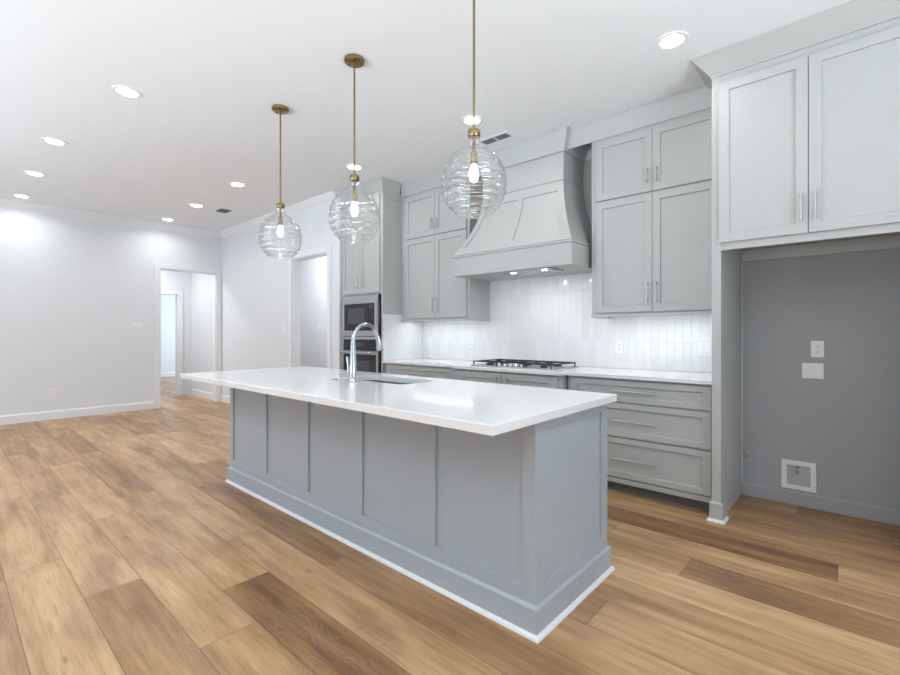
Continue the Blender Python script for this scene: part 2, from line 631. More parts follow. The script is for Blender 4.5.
# wall behind the camera, with three windows, and the wall on its right with one
bx = [(FX - 0.12, WIN_S[0][0], SY - 0.12, SY, 0, CZ), (WIN_S[0][1], WIN_S[1][0], SY - 0.12, SY, 0, CZ), (WIN_S[1][1], WIN_S[2][0], SY - 0.12, SY, 0, CZ), (WIN_S[2][1], EX + 0.12, SY - 0.12, SY, 0, CZ)]
for a, b in WIN_S:
    bx += [(a, b, SY - 0.12, SY, 0, 0.40), (a, b, SY - 0.12, SY, 2.5, CZ)]
struct('wall_south', B(*bx), M_WALL)
struct('wall_east', B((EX, EX + 0.12, SY, -0.2, 0, CZ), (EX, EX + 0.12, 2.2, KY, 0, CZ), (EX, EX + 0.12, -0.2, 2.2, 0, 0.40), (EX, EX + 0.12, -0.2, 2.2, 2.5, CZ)), M_WALL)

def window(name, horizontal, a, b, c):
    bm = bmesh.new()
    w = 0.05
    parts = [(a, b, 0.40, 0.45), (a, b, 2.45, 2.5), (a, a + w, 0.45, 2.45), (b - w, b, 0.45, 2.45), ((a + b) / 2 - 0.02, (a + b) / 2 + 0.02, 0.45, 2.45)]
    for u0, u1, z0, z1 in parts:
        if horizontal:
            box(bm, u0, u1, c - 0.02, c + 0.02, z0, z1)
        else:
            box(bm, c - 0.02, c + 0.02, u0, u1, z0, z1)
    fr = struct(name, bm, M_TRIM)
    pb = B((a + w, b - w, c - 0.003, c + 0.003, 0.45, 2.45)) if horizontal else B((c - 0.003, c + 0.003, a + w, b - w, 0.45, 2.45))
    p = struct('window_pane', pb, M_PANE, parent=fr)
    return fr

for i, (a, b) in enumerate(WIN_S):
    window('window_%d' % (i + 1), True, a, b, SY - 0.085)
window('window_4', False, -0.2, 2.2, EX + 0.085)

# trim: casings, baseboards, crown
cs = 0.085
struct('trim_1', B((FX, FX + 0.02, OY0 - cs, OY0, 0, OT + cs), (FX, FX + 0.02, OY1, OY1 + cs, 0, OT + cs), (FX, FX + 0.02, OY0, OY1, OT, OT + cs),
                   (FX - 0.12, FX, OY0 - 0.005, OY0 + 0.012, 0, OT), (FX - 0.12, FX, OY1 - 0.012, OY1 + 0.005, 0, OT), (FX - 0.12, FX, OY0, OY1, OT - 0.012, OT + 0.005)), M_TRIM, 0.003)
struct('trim_2', B((PX0 - cs, PX0, PY - 0.018, PY, 0, PT + cs), (PX1, PX1 + cs, PY - 0.018, PY, 0, PT + cs), (PX0, PX1, PY - 0.018, PY, PT, PT + cs),
                   (PX0 - 0.004, PX0 + 0.012, PY, PY + 0.12, 0, PT), (PX1 - 0.012, PX1 + 0.004, PY, PY + 0.12, 0, PT), (PX0, PX1, PY, PY + 0.12, PT - 0.012, PT + 0.004)), M_TRIM, 0.003)
struct('trim_3', B((HX, HX + 0.018, 3.135, 3.22, 0, 2.07), (HX, HX + 0.018, 2.165, 2.25, 0, 2.07), (HX, HX + 0.018, 2.25, 3.135, 1.985, 2.07),
                   (HX - 0.12, HX, 3.123, 3.14, 0, 1.985)), M_TRIM, 0.003)
bb = [(0, 0.0), (0.016, 0.0), (0.016, 0.105), (0.008, 0.125), (0.0, 0.125)]
struct('baseboard_far', moulding([(FX, OY0 - cs), (FX, SY)][::-1], bb), M_TRIM)
struct('baseboard_pantry', moulding([(FX + 0.02, PY), (PX0 - cs, PY)], bb), M_TRIM)
struct('baseboard_hall', moulding([(HX + 0.018, 3.38), (FX - 0.12, 3.38)], bb), M_TRIM)
struct('baseboard_bedroom', moulding([(-14.6, 1.2), (-14.6, 6.18)], bb), M_TRIM)
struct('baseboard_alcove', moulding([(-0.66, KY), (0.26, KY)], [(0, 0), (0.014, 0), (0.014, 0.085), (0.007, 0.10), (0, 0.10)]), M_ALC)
struct('baseboard_south', moulding([(EX, SY), (FX, SY)], bb), M_TRIM)
cp = crown_prof(2.925, CZ, 0.095)
struct('trim_4', moulding([(FX, SY), (FX, PY), (-4.945, PY)], cp), M_TRIM)
struct('trim_5', moulding([(EX, SY), (FX, SY)], cp), M_TRIM)
# glazed tile on the kitchen wall
struct('wall_backsplash', B((-4.12, -0.735, KY - 0.010, KY, 0.914, 2.60)), M_TILE)
# back of the refrigerator alcove (same wall, in a grey darker than the cabinets)
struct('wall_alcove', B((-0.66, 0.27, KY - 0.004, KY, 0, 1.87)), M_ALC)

# ------------------------------------------------------------------ island
IX0, IX1, IY0, IY1 = -3.89, -0.975, 1.61, 2.32
isl = thing('kitchen_island', 'grey-blue panelled kitchen island base standing on the plank floor', 'kitchen island', ((IX0 + IX1) / 2, (IY0 + IY1) / 2, 0))
obj('carcass', B((IX0 + 0.018, IX1 - 0.018, IY0 + 0.018, -1.9 + 4.19, 0.0, 0.60), (IX0 + 0.018, -2.80, IY0 + 0.018, 2.29, 0.60, 0.874), (-2.04, IX1 - 0.018, IY0 + 0.018, 2.29, 0.60, 0.874)), M_ISL, isl)
obj('front_panel', B((-3.87, IX1 - 0.018, 2.29, IY1, 0.1, 0.874)), M_ISL, isl)
edges = [(-3.89, -3.835), (-3.33, -3.26), (-2.756, -2.686), (-2.185, -2.115), (-1.607, -1.536), (-1.037, -0.975)]
PB, PTOP = 0.190, 0.805
for a, b in edges:
    obj('stile', B((a, b, IY0, IY0 + 0.019, PB, PTOP)), M_ISL, isl, bevel=0.0015)
obj('rail', B((IX0, IX1, IY0, IY0 + 0.019, 0.10, PB)), M_ISL, isl, bevel=0.001)
obj('rail', B((IX0, IX1, IY0, IY0 + 0.019, PTOP, 0.8755)), M_ISL, isl, bevel=0.001)
for (a, b), (c, d) in zip(edges, edges[1:]):
    obj('back_panel', B((b - 0.005, c + 0.005, IY0 + 0.014, IY0 + 0.0185, PB - 0.005, PTOP + 0.005)), M_ISL, isl)
for sx, x_out, x_in in ((1, IX1, IX1 - 0.019), (-1, IX0, IX0 + 0.019)):
    a, b = min(x_out, x_in), max(x_out, x_in)
    bm = B((a, b, IY0 + 0.0192, 1.68, 0.10, 0.876), (a, b, 2.245, IY1, 0.10, 0.876), (a, b, 1.68, 2.245, 0.10, 0.192), (a, b, 1.68, 2.245, 0.83, 0.876))
    obj('end_frame', bm, M_ISL, isl, bevel=0.0012)
    if sx > 0:
        obj('end_panel', B((b - 0.018, b - 0.010, 1.675, 2.25, 0.187, 0.835)), M_ISL, isl)
    else:
        obj('end_panel', B((a + 0.010, a + 0.018, 1.675, 2.25, 0.187, 0.835)), M_ISL, isl)
rect = [(IX0, IY1), (IX0, IY0), (IX1, IY0), (IX1, IY1)]
cw = [(IX0, IY0), (IX1, IY0), (IX1, IY1), (IX0, IY1)]
obj('plinth', moulding(cw, [(0.0005, 0.0), (0.014, 0.0), (0.014, 0.115), (0.006, 0.128), (0.0005, 0.128)], True), M_ISL, isl)
obj('shoe_molding', moulding(cw, [(0.0142, 0.0), (0.029, 0.0), (0.027, 0.010), (0.020, 0.018), (0.0142, 0.018)], True), M_SHOE, isl)['label'] = 'white quarter-round shoe molding'

SX0, SX1, SY0, SY1 = -2.745, -2.095, 1.895, 2.205
ct = obj('island_countertop', slab([(-3.98, 1.265), (-0.935, 1.265), (-0.935, 2.347), (-3.98, 2.347)], 0.876, 0.914, rounded_rect(SX0, SX1, SY0, SY1, 0.05)), M_QUARTZ, bevel=0.004, seg=3)
tag(ct, 'long white quartz worktop on the island with the sink cut into it', 'countertop')
# sink
snk = thing('kitchen_sink', 'undermount stainless steel sink in the island worktop', 'sink', ((SX0 + SX1) / 2, (SY0 + SY1) / 2, 0.66))
bm = bmesh.new()
o1 = rounded_rect(SX0 - 0.015, SX1 + 0.015, SY0 - 0.015, SY1 + 0.015, 0.06)
i1 = rounded_rect(SX0 - 0.002, SX1 + 0.002, SY0 - 0.002, SY1 + 0.002, 0.052)
i2 = rounded_rect(SX0 + 0.006, SX1 - 0.006, SY0 + 0.006, SY1 - 0.006, 0.05)
i3 = rounded_rect(SX0 + 0.03, SX1 - 0.03, SY0 + 0.03, SY1 - 0.03, 0.04)
loops = [[bm.verts.new((x, y, z)) for x, y in lp] for lp, z in ((o1, 0.8755), (i1, 0.8755), (i2, 0.70), (i3, 0.672))]
ob = [[bm.verts.new((x, y, z)) for x, y in lp] for lp, z in ((rounded_rect(SX0 - 0.004, SX1 + 0.004, SY0 - 0.004, SY1 + 0.004, 0.05), 0.873), (i3, 0.668))]
seq = [ob[1], ob[0], loops[0], loops[1], loops[2], loops[3]]
for a, b in zip(seq, seq[1:]):
    for q in range(len(a)):
        bm.faces.new((a[q], a[(q + 1) % len(a)], b[(q + 1) % len(b)], b[q]))
bm.faces.new(loops[3])
bm.faces.new(ob[1][::-1])
obj('basin', bm, M_SINK, snk, smooth=True)
bm = bmesh.new()
lathe(bm, [(0.045, 0.0), (0.045, 0.004), (0.03, 0.003), (0.028, 0.001)], ((SX0 + SX1) / 2, (SY0 + SY1) / 2 + 0.03, 0.6722))
obj('drain', bm, M_CHROME, snk, smooth=True)
# faucet
FXX, FYY = -2.458, 1.80
fau = thing('kitchen_faucet', 'tall chrome gooseneck pull-down faucet standing on the island worktop', 'faucet', (FXX, FYY, 0.914))
bm = bmesh.new()
lathe(bm, [(0.029, 0.0), (0.029, 0.006), (0.0265, 0.010), (0.0245, 0.06), (0.0205, 0.14), (0.0165, 0.22), (0.0140, 0.262)], (FXX, FYY, 0.9142), 28)
obj('body', bm, M_CHROME, fau, smooth=True)
pts, rr = [], []
cy, cz, R_ = FYY + 0.106, 1.168, 0.106
for i in range(23):
    a = PI - (PI + math.radians(-14)) * i / 22
    pts.append((FXX, cy + R_ * math.cos(a), cz + R_ * 1.14 * math.sin(a)))
bm = bmesh.new()
tube(bm, [(FXX, FYY, 1.168)] + pts[1:], 0.0130, 18)
obj('spout', bm, M_CHROME, fau, smooth=True)
p1 = Vector(pts[-1])
dr = (Vector(pts[-1]) - Vector(pts[-2])).normalized()
bm = bmesh.new()
tube(bm, [p1 - dr * 0.012, p1 + dr * 0.01, p1 + dr * 0.05, p1 + dr * 0.085, p1 + dr * 0.09], [0.0135, 0.0155, 0.0175, 0.0190, 0.0165], 20)
obj('spray_head', bm, M_CHROME, fau, smooth=True)
bm = bmesh.new()
cyl(bm, (FXX - 0.018, FYY, 0.968), (FXX - 0.062, FYY, 0.968), 0.0155, 18)
tube(bm, [(FXX - 0.050, FYY, 0.972), (FXX - 0.052, FYY, 1.01), (FXX - 0.058, FYY - 0.004, 1.075)], [0.007, 0.0075, 0.0065], 12)
obj('lever_handle', bm, M_CHROME, fau, smooth=True)
bm = bmesh.new()
lathe(bm, [(0.022, 0), (0.022, 0.004), (0.016, 0.005), (0.016, 0.010), (0.013, 0.012)], (-2.668, 1.80, 0.9142), 24)
tag(obj('air_switch', bm, M_NICKEL, smooth=True), 'small round metal disposal button on the island worktop beside the faucet', 'button')

# ------------------------------------------------------------------ base cabinets on the kitchen wall
BF, BB = 3.46, KY - 0.001       # face of doors
def base_cab(name, label, x0, x1, yf, group=None):
    t = thing(name, label, 'cabinet', ((x0 + x1) / 2, (yf + BB) / 2, 0), group)
    obj('carcass', B((x0, x1, yf + 0.022, BB, 0.10, 0.884)), M_CAB, t)
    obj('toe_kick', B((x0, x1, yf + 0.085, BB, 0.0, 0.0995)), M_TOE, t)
    return t

c = base_cab('drawer_cabinet', 'grey base cabinet of three wide drawers beside the refrigerator alcove', -1.797, -0.722, BF)
obj('face_frame', B((-1.797, -0.722, BF + 0.0205, BF + 0.0219, 0.085, 0.884), (-1.797, -0.722, BF + 0.006, BF + 0.0219, 0.085, 0.121)), M_CAB, c)
for z0, z1, hz in ((0.707, 0.868, 0.778), (0.442, 0.696, 0.552), (0.131, 0.431, 0.265)):
    door(c, -1.765, -0.738, z0, z1, BF, (-1.252, hz + 0.012, 0.325, False), name='drawer', rail=0.057, rail_z=0.042)

c = base_cab('cooktop_cabinet', 'grey bump-out base cabinet with paired doors under the gas cooktop', -2.965, -1.815, 3.385)
obj('face_frame', B((-2.965, -1.815, 3.4055, 3.4069, 0.085, 0.884)), M_CAB, c)
door(c, -2.93, -2.402, 0.131, 0.868, 3.385, (-2.452, 0.76, 0.15, True))
door(c, -2.398, -1.85, 0.131, 0.868, 3.385, (-2.348, 0.76, 0.15, True))

c = base_cab('base_cabinet', 'grey base cabinet with one wide drawer between oven tower and cooktop', -4.128, -2.966, BF)
obj('face_frame', B((-4.128, -2.966, BF + 0.0205, BF + 0.0219, 0.085, 0.884)), M_CAB, c)
door(c, -4.06, -2.995, 0.707, 0.868, BF, (-3.53, 0.79, 0.325, False), name='drawer', rail_z=0.042)
door(c, -4.06, -3.53, 0.131, 0.696, BF, (-3.58, 0.59, 0.15, True))
door(c, -3.526, -2.995, 0.131, 0.696, BF, (-3.476, 0.59, 0.15, True))

ol = [(-4.128, 3.435), (-2.985, 3.435), (-2.985, 3.358), (-1.797, 3.358), (-1.797, 3.435), (-0.722, 3.435), (-0.722, KY - 0.012), (-4.128, KY - 0.012)]
ct2 = obj('wall_countertop', slab(ol, 0.885, 0.914), M_QUARTZ, bevel=0.003, seg=3)
ct2['kind'] = 'thing'
tag(ct2, 'white quartz worktop along the tiled wall with the cooktop on it', 'countertop')

# gas cooktop
CX0, CX1, CY0, CY1 = -2.84, -1.945, 3.47, 3.97
ck = thing('gas_cooktop', 'stainless steel gas cooktop with black iron grates on the wall worktop', 'cooktop', ((CX0 + CX1) / 2, (CY0 + CY1) / 2, 0.9145))
obj('tray', slab(rounded_rect(CX0, CX1, CY0, CY1, 0.015, 4), 0.9145, 0.924), M_STEEL, ck, bevel=0.003)
cw3 = (CX1 - CX0 - 0.03) / 3
for i in range(3):
    gx0 = CX0 + 0.015 + i * cw3 + 0.003
    gx1 = gx0 + cw3 - 0.006
    gy0, gy1 = CY0 + (0.09 if i == 1 else 0.025), CY1 - 0.02
    bm = bmesh.new()
    zt0, zt1 = 0.953, 0.962
    w = 0.009
    for q in ((gx0, gx1, gy0, gy0 + w), (gx0, gx1, gy1 - w, gy1), (gx0, gx0 + w, gy0, gy1), (gx1 - w, gx1, gy0, gy1)):
        box(bm, *q, zt0, zt1)
    mx_, my_ = (gx0 + gx1) / 2, (gy0 + gy1) / 2
    box(bm, mx_ - w / 2, mx_ + w / 2, gy0, gy1, zt0, zt1)
    for f_ in (0.3, 0.7):
        yy = gy0 + (gy1 - gy0) * f_
        box(bm, gx0, gx1, yy - w / 2, yy + w / 2, zt0, zt1)
    for px in (gx0, gx1 - 0.011):
        for py in (gy0, gy1 - 0.011):
            box(bm, px, px + 0.011, py, py + 0.011, 0.9242, zt0)
    obj('grate', bm, M_IRON, ck, bevel=0.002)
burn = [(-2.69, 3.60, 0.036), (-2.69, 3.85, 0.030), (-2.3925, 3.76, 0.048), (-2.095, 3.60, 0.030), (-2.095, 3.85, 0.036)]
for x, y, r in burn:
    bm = bmesh.new()
    lathe(bm, [(r * 1.25, 0), (r * 1.25, 0.005), (r, 0.006), (r, 0.012), (r * 0.9, 0.018), (r * 0.3, 0.019)], (x, y, 0.9242), 24)
    obj('burner', bm, M_IRON, ck, smooth=True)
for i in range(5):
    bm = bmesh.new()
    x = -2.3925 + (i - 2) * 0.062
    lathe(bm, [(0.021, 0), (0.021, 0.003), (0.017, 0.004), (0.0155, 0.024), (0.013, 0.026)], (x, 3.513, 0.9242), 20)
    obj('knob', bm, M_CHROME, ck, smooth=True)['label'] = 'silver burner knob'

# ------------------------------------------------------------------ wall cabinets
def upper(name, label, x0, x1, dx0, dxm, dx1, crown_path):
    yf = 3.72
    t = thing(name, label, 'cabinet', ((x0 + x1) / 2, (yf + BB) / 2, 1.366))
    yb = KY - 0.0105
    obj('carcass', B((x0, x1, yf + 0.021, yb, 1.392, 2.88)), M_CAB, t)
    obj('light_rail', B((x0, x1 if x1 > -1 else x1 + 0.006, yf + 0.004, yf + 0.022, 1.366, 1.3915), (x1 - 0.018, x1 + 0.006 if x1 < -1 else x1, yf + 0.0225, yb, 1.366, 1.3915), (x0 - (0.006 if x0 > -2 else 0), x0 + 0.018, yf + 0.0225, yb, 1.366, 1.3915)), M_CAB, t, bevel=0.0015)
    for z0, z1, hz, hl in ((1.402, 2.333, 1.553, 0.165), (2.347, 2.842, 2.472, 0.118)):
        door(t, dx0, dxm - 0.002, z0, z1, yf, (dxm - 0.034, hz, hl, True))
        door(t, dxm + 0.002, dx1, z0, z1, yf, (dxm + 0.034, hz, hl, True))
    obj('crown_molding', moulding(crown_path, crown_prof(2.868, CZ, 0.045)), M_CAB, t)
    lb = obj('light_bar', B((x0 + 0.06, x1 - 0.06, yf + 0.05, yf + 0.075, 1.380, 1.3915)), M_LED, t)
    lb['label'] = 'lit strip under the cabinet'
    area('undercabinet_lamp', ((x0 + x1) / 2, yf + 0.16, 1.374), (0, 0, 0), x1 - x0 - 0.14, 0.05, 1.5, (0.93, 0.97, 1.0))
    return t

HC0, HC1 = -2.85, -1.95         # hood chase
upper('wall_cabinet', 'grey four-door wall cabinet between the oven tower and the range hood', -4.127, -3.065, -4.055, -3.56, -3.10, [(-4.127, 3.74), (HC0, 3.74)])
upper('wall_cabinet', 'grey four-door wall cabinet between the range hood and refrigerator surround', -1.71, -0.722, -1.665, -1.205, -0.75, [(HC1, 3.74), (-0.722, 3.74)])
# filler boards closing the gap between the hood and the cabinet tops are part of the crown

# ------------------------------------------------------------------ range hood
hd = thing('range_hood', 'large flared grey wooden range hood over the gas cooktop', 'range hood', (-2.4, 3.75, 1.80))
HB = KY - 0.0105
ZT, ZB = 2.592, 2.003
def flare(t):
    s = t ** 1.75
    return s
def edge(t):
    s = flare(t)
    return (0.45 + 0.197 * s, 3.70 - 0.235 * s, ZT + (ZB - ZT) * t)     # half-width, y, z
NT_ = 16
bm = bmesh.new()
rows = []
for i in range(NT_ + 1):
    hw, y, z = edge(i / NT_)
    rows.append([bm.verts.new(p) for p in ((-2.4 - hw, HB, z), (-2.4 - hw, y, z), (-2.4 + hw, y, z), (-2.4 + hw, HB, z))])
for a, b in zip(rows, rows[1:]):
    for q in range(4):
        bm.faces.new((a[q], a[(q + 1) % 4], b[(q + 1) % 4], b[q]))
bm.faces.new(rows[0])
bm.faces.new(rows[-1][::-1])
obj('flared_body', bm, M_CAB, hd, smooth=True)
# raised frame over the flare
def strip(bm, fa, fb, ta, tb, th=0.011, n=12):
    """Raised strip between width fractions fa(t), fb(t) (-1..1) from ta to tb."""
    R = []
    for i in range(n + 1):
        t = ta + (tb - ta) * i / n
        hw, y, z = edge(t)
        h2, y2, z2 = edge(min(1, t + 0.01)) if t < 0.99 else edge(t)
        h1, y1, z1 = edge(max(0, t - 0.01))
        tv = Vector((0, y2 - y1, z2 - z1)).normalized()
        nr = Vector((0, tv.z, -tv.y))
        if nr.y > 0:
            nr = -nr
        a, b = fa(hw), fb(hw)
        R.append([bm.verts.new(p) for p in ((-2.4 + a, y + 0.002, z), (-2.4 + a, y + nr.y * th, z + nr.z * th), (-2.4 + b, y + nr.y * th, z + nr.z * th), (-2.4 + b, y + 0.002, z))])
    for p, q in zip(R, R[1:]):
        for j in range(4):
            bm.faces.new((p[j], p[(j + 1) % 4], q[(j + 1) % 4], q[j]))
    bm.faces.new(R[0])
    bm.faces.new(R[-1][::-1])
bm = bmesh.new()
sw = 0.062
strip(bm, lambda h: -h, lambda h: -h + sw, 0.0, 1.0, n=16)
strip(bm, lambda h: h - sw, lambda h: h, 0.0, 1.0, n=16)
strip(bm, lambda h: -0.031, lambda h: 0.031, 0.14, 0.88)
strip(bm, lambda h: -h + sw - 0.0005, lambda h: h - sw + 0.0005, 0.0, 0.15, n=4)
strip(bm, lambda h: -h + sw - 0.0005, lambda h: h - sw + 0.0005, 0.87, 1.0, n=4)
obj('panel_frame', bm, M_CAB, hd)
obj('back_panel', B((-3.062, -1.713, HB - 0.006, HB - 0.0005, 2.003, 2.866)), M_CAB, hd)  # added grey board that darkens the wall gap beside the hood
obj('chase', B((HC0, HC1, 3.70, HB, ZT + 0.004, 2.90)), M_CAB, hd, bevel=0.0015)
obj('chase_trim', B((HC0, HC1, 3.690, 3.6998, ZT + 0.006, 2.842)), M_CAB, hd, bevel=0.002)
obj('crown_molding', moulding([(HC0 - 0.004, HB), (HC0 - 0.004, 3.694), (HC1 + 0.004, 3.694), (HC1 + 0.004, HB)], crown_prof(2.848, CZ, 0.060)), M_CAB, hd)
obj('ledge', B((-3.056, -1.744, 3.448, HB, 1.985, 2.0025)), M_CAB, hd, bevel=0.003)
AX0, AX1, AY = -3.048, -1.752, 3.456
obj('apron', B((AX0, AX1, AY, AY + 0.02, 1.80, 1.9845), (AX0, AX0 + 0.02, AY + 0.0202, HB, 1.80, 1.9845), (AX1 - 0.02, AX1, AY + 0.0202, HB, 1.80, 1.9845)), M_CAB, hd, bevel=0.0015)
obj('soffit_board', B((AX0 + 0.0202, AX1 - 0.0202, AY + 0.0202, HB, 1.802, 1.818)), M_CAB, hd)
LX0, LX1, LY0, LY1 = -2.52, -1.99, 3.52, 3.77
fl = obj('filter_insert', B((LX0, LX1, LY0, LY0 + 0.02, 1.792, 1.8018), (LX0, LX1, LY1 - 0.02, LY1, 1.792, 1.8018), (LX0, LX0 + 0.02, LY0 + 0.02, LY1 - 0.02, 1.792, 1.8018), (LX1 - 0.02, LX1, LY0 + 0.02, LY1 - 0.02, 1.792, 1.8018), (LX0 + 0.02, LX1 - 0.02, LY0 + 0.02, LY1 - 0.02, 1.797, 1.8018)), M_STEEL, hd)
fl['label'] = 'stainless steel vent insert with two small lamps'
for x in (-2.42, -2.09):
    bm = bmesh.new()
    lathe(bm, [(0.026, -0.003), (0.026, 0.0)], (x, 3.60, 1.797), 20)
    l_ = obj('lamp', bm, M_LENS, None, smooth=True)
    l_.parent = fl
    area('hood_lamp', (x, 3.60, 1.790), (0, 0, 0), 0.04, 0.04, 1.9, LED, 'DISK')

# ------------------------------------------------------------------ oven tower
TX0, TX1, TF = -4.925, -4.13, 3.44
tw = thing('oven_tower_cabinet', 'tall grey cabinet housing the microwave and wall oven', 'cabinet', ((TX0 + TX1) / 2, (TF + KY) / 2, 0))
obj('carcass', B((TX0, TX0 + 0.02, TF, BB, 0.0, 2.91), (TX1 - 0.02, TX1 - 0.0005, TF, BB, 0.0, 2.91), (TX0 + 0.02, TX1 - 0.02, BB - 0.01, BB, 0.0, 2.91),
                 (TX0 + 0.02, TX1 - 0.02, TF, BB - 0.01, 0.10, 0.44), (TX0 + 0.02, TX1 - 0.02, TF, BB - 0.01, 1.695, 2.91)), M_CAB, tw)
obj('side_panel', B((TX1, TX1 + 0.006, TF, TF + 0.055, 0.914, 2.90), (TX1, TX1 + 0.006, TF + 0.055, 3.718, 1.462, 1.52), (TX1, TX1 + 0.006, TF + 0.055, 3.718, 2.82, 2.90)), M_CAB, tw, bevel=0.0015)
door(tw, -4.895, -4.532, 1.712, 2.868, TF - 0.021, (-4.572, 1.857, 0.165, True))
door(tw, -4.528, -4.165, 1.712, 2.868, TF - 0.021, (-4.488, 1.857, 0.165, True))
door(tw, -4.895, -4.165, 0.13, 0.43, TF - 0.021, (-4.53, 0.32, 0.325, False), name='drawer')
obj('crown_molding', moulding([(TX0, PY + 0.0), (TX0, TF), (TX1, TF), (TX1, 3.70)][1:], crown_prof(2.90, CZ, 0.040)), M_CAB, tw)
# tile return on the tower's side under the wall cabinet
struct('trim_6', B((TX1 + 0.0002, TX1 + 0.009, TF + 0.004, KY - 0.0105, 0.915, 1.455)), M_TILE_SIDE)
# microwave
mw = thing('microwave', 'built-in stainless steel microwave above the wall oven', 'microwave', ((-4.53), 3.65, 1.19))
MX0, MX1, MF = -4.897, -4.180, 3.410
obj('housing', B((MX0 + 0.03, MX1 - 0.03, MF + 0.032, 3.95, 1.20, 1.688)), M_DARK, mw)
bm = B((MX0, MX1, MF, MF + 0.03, 1.196, 1.262), (MX0, MX1, MF, MF + 0.03, 1.592, 1.688), (MX0, MX0 + 0.052, MF, MF + 0.03, 1.262, 1.592), (MX1 - 0.062, MX1, MF, MF + 0.03, 1.262, 1.592))
obj('trim_frame', bm, M_STEEL, mw, bevel=0.002)
obj('glass_door', B((MX0 + 0.052, -4.36, MF + 0.004, MF + 0.03, 1.262, 1.592)), M_BLACK, mw, bevel=0.002)
obj('viewing_window', B((-4.765, -4.425, MF + 0.002, MF + 0.0042, 1.345, 1.540)), M_WINDOW, mw)
obj('control_panel', B((-4.357, MX1 - 0.062, MF + 0.004, MF + 0.03, 1.262, 1.592)), M_BLACK, mw, bevel=0.002)
bm = B((-4.335, -4.265, MF + 0.002, MF + 0.0042, 1.535, 1.57))
obj('display', bm, M_WINDOW, mw)
# wall oven
ov = thing('wall_oven', 'built-in stainless steel wall oven below the microwave', 'oven', (-4.53, 3.65, 0.45))
obj('housing', B((MX0 + 0.03, MX1 - 0.03, MF + 0.032, 3.95, 0.46, 1.18)), M_DARK, ov)
obj('control_panel', B((MX0, MX1, MF + 0.002, MF + 0.03, 1.155, 1.190), (MX0, -4.862, MF + 0.002, MF + 0.03, 1.025, 1.155), (-4.212, MX1, MF + 0.002, MF + 0.03, 1.025, 1.155)), M_STEEL, ov, bevel=0.0015)
obj('control_glass', B((-4.862, -4.212, MF + 0.004, MF + 0.03, 1.025, 1.155)), M_BLACK, ov)
obj('display', B((-4.62, -4.45, MF + 0.002, MF + 0.0042, 1.07, 1.12)), M_WINDOW, ov)
obj('door', B((MX0, MX1, MF, MF + 0.03, 0.975, 1.018), (MX0, -4.862, MF, MF + 0.03, 0.46, 0.975), (-4.212, MX1, MF, MF + 0.03, 0.46, 0.975), (-4.862, -4.212, MF, MF + 0.03, 0.46, 0.52)), M_STEEL, ov, bevel=0.002)
obj('door_glass', B((-4.862, -4.212, MF + 0.004, MF + 0.03, 0.52, 0.975)), M_BLACK, ov)
obj('viewing_window', B((-4.74, -4.33, MF + 0.002, MF + 0.0042, 0.60, 0.90)), M_WINDOW, ov)
bm = bmesh.new()
cyl(bm, (-4.87, MF - 0.042, 0.998), (-4.21, MF - 0.042, 0.998), 0.011, 16)
for x in (-4.83, -4.25):
    cyl(bm, (x, MF - 0.042, 0.998), (x, MF + 0.001, 0.998), 0.008, 10)
obj('handle', bm, M_CHROME, ov, smooth=True)

# ------------------------------------------------------------------ refrigerator surround
RF = 3.37
rs = thing('refrigerator_surround', 'tall grey cabinet surround framing the empty refrigerator alcove', 'cabinet', (-0.2, 3.75, 0))
for x0, x1 in ((-0.721, -0.667), (0.272, 0.326)):
    p = obj('side_panel', B((x0, x1, 3.391, BB, 0.0, 2.915)), M_CAB, rs, bevel=0.0015)
    pl = [(x0, 3.391), (x1, 3.391), (x1, 3.47), (x0, 3.47)]
    f = obj('foot_block', moulding(pl, [(0.0003, 0.0), (0.012, 0.0), (0.012, 0.115), (0.005, 0.128), (0.0003, 0.128)], True), M_CAB, rs)
    f = obj('shoe_molding', moulding(pl, [(0.0122, 0.0), (0.026, 0.0), (0.024, 0.010), (0.018, 0.016), (0.0122, 0.016)], True), M_SHOE, rs)
    f['label'] = 'white quarter-round shoe molding'
obj('carcass', B((-0.666, 0.271, 3.393, BB, 1.862, 2.915)), M_CAB, rs)
obj('face_frame', B((-0.6665, 0.2715, 3.3912, 3.41, 1.769, 1.8615)), M_CAB, rs, bevel=0.0012)
obj('nailer', B((-0.666, 0.271, 4.075, KY - 0.0045, 1.775, 1.8615)), M_CAB, rs, bevel=0.0012)
door(rs, -0.676, -0.220, 1.817, 2.850, RF, (-0.250, 1.968, 0.165, True))
door(rs, -0.216, 0.285, 1.817, 2.850, RF, (-0.184, 1.968, 0.165, True))
obj('crown_molding', moulding([(-0.721, BB), (-0.721, 3.391), (0.326, 3.391), (0.326, BB)], crown_prof(2.905, CZ, 0.10)), M_CAB, rs)

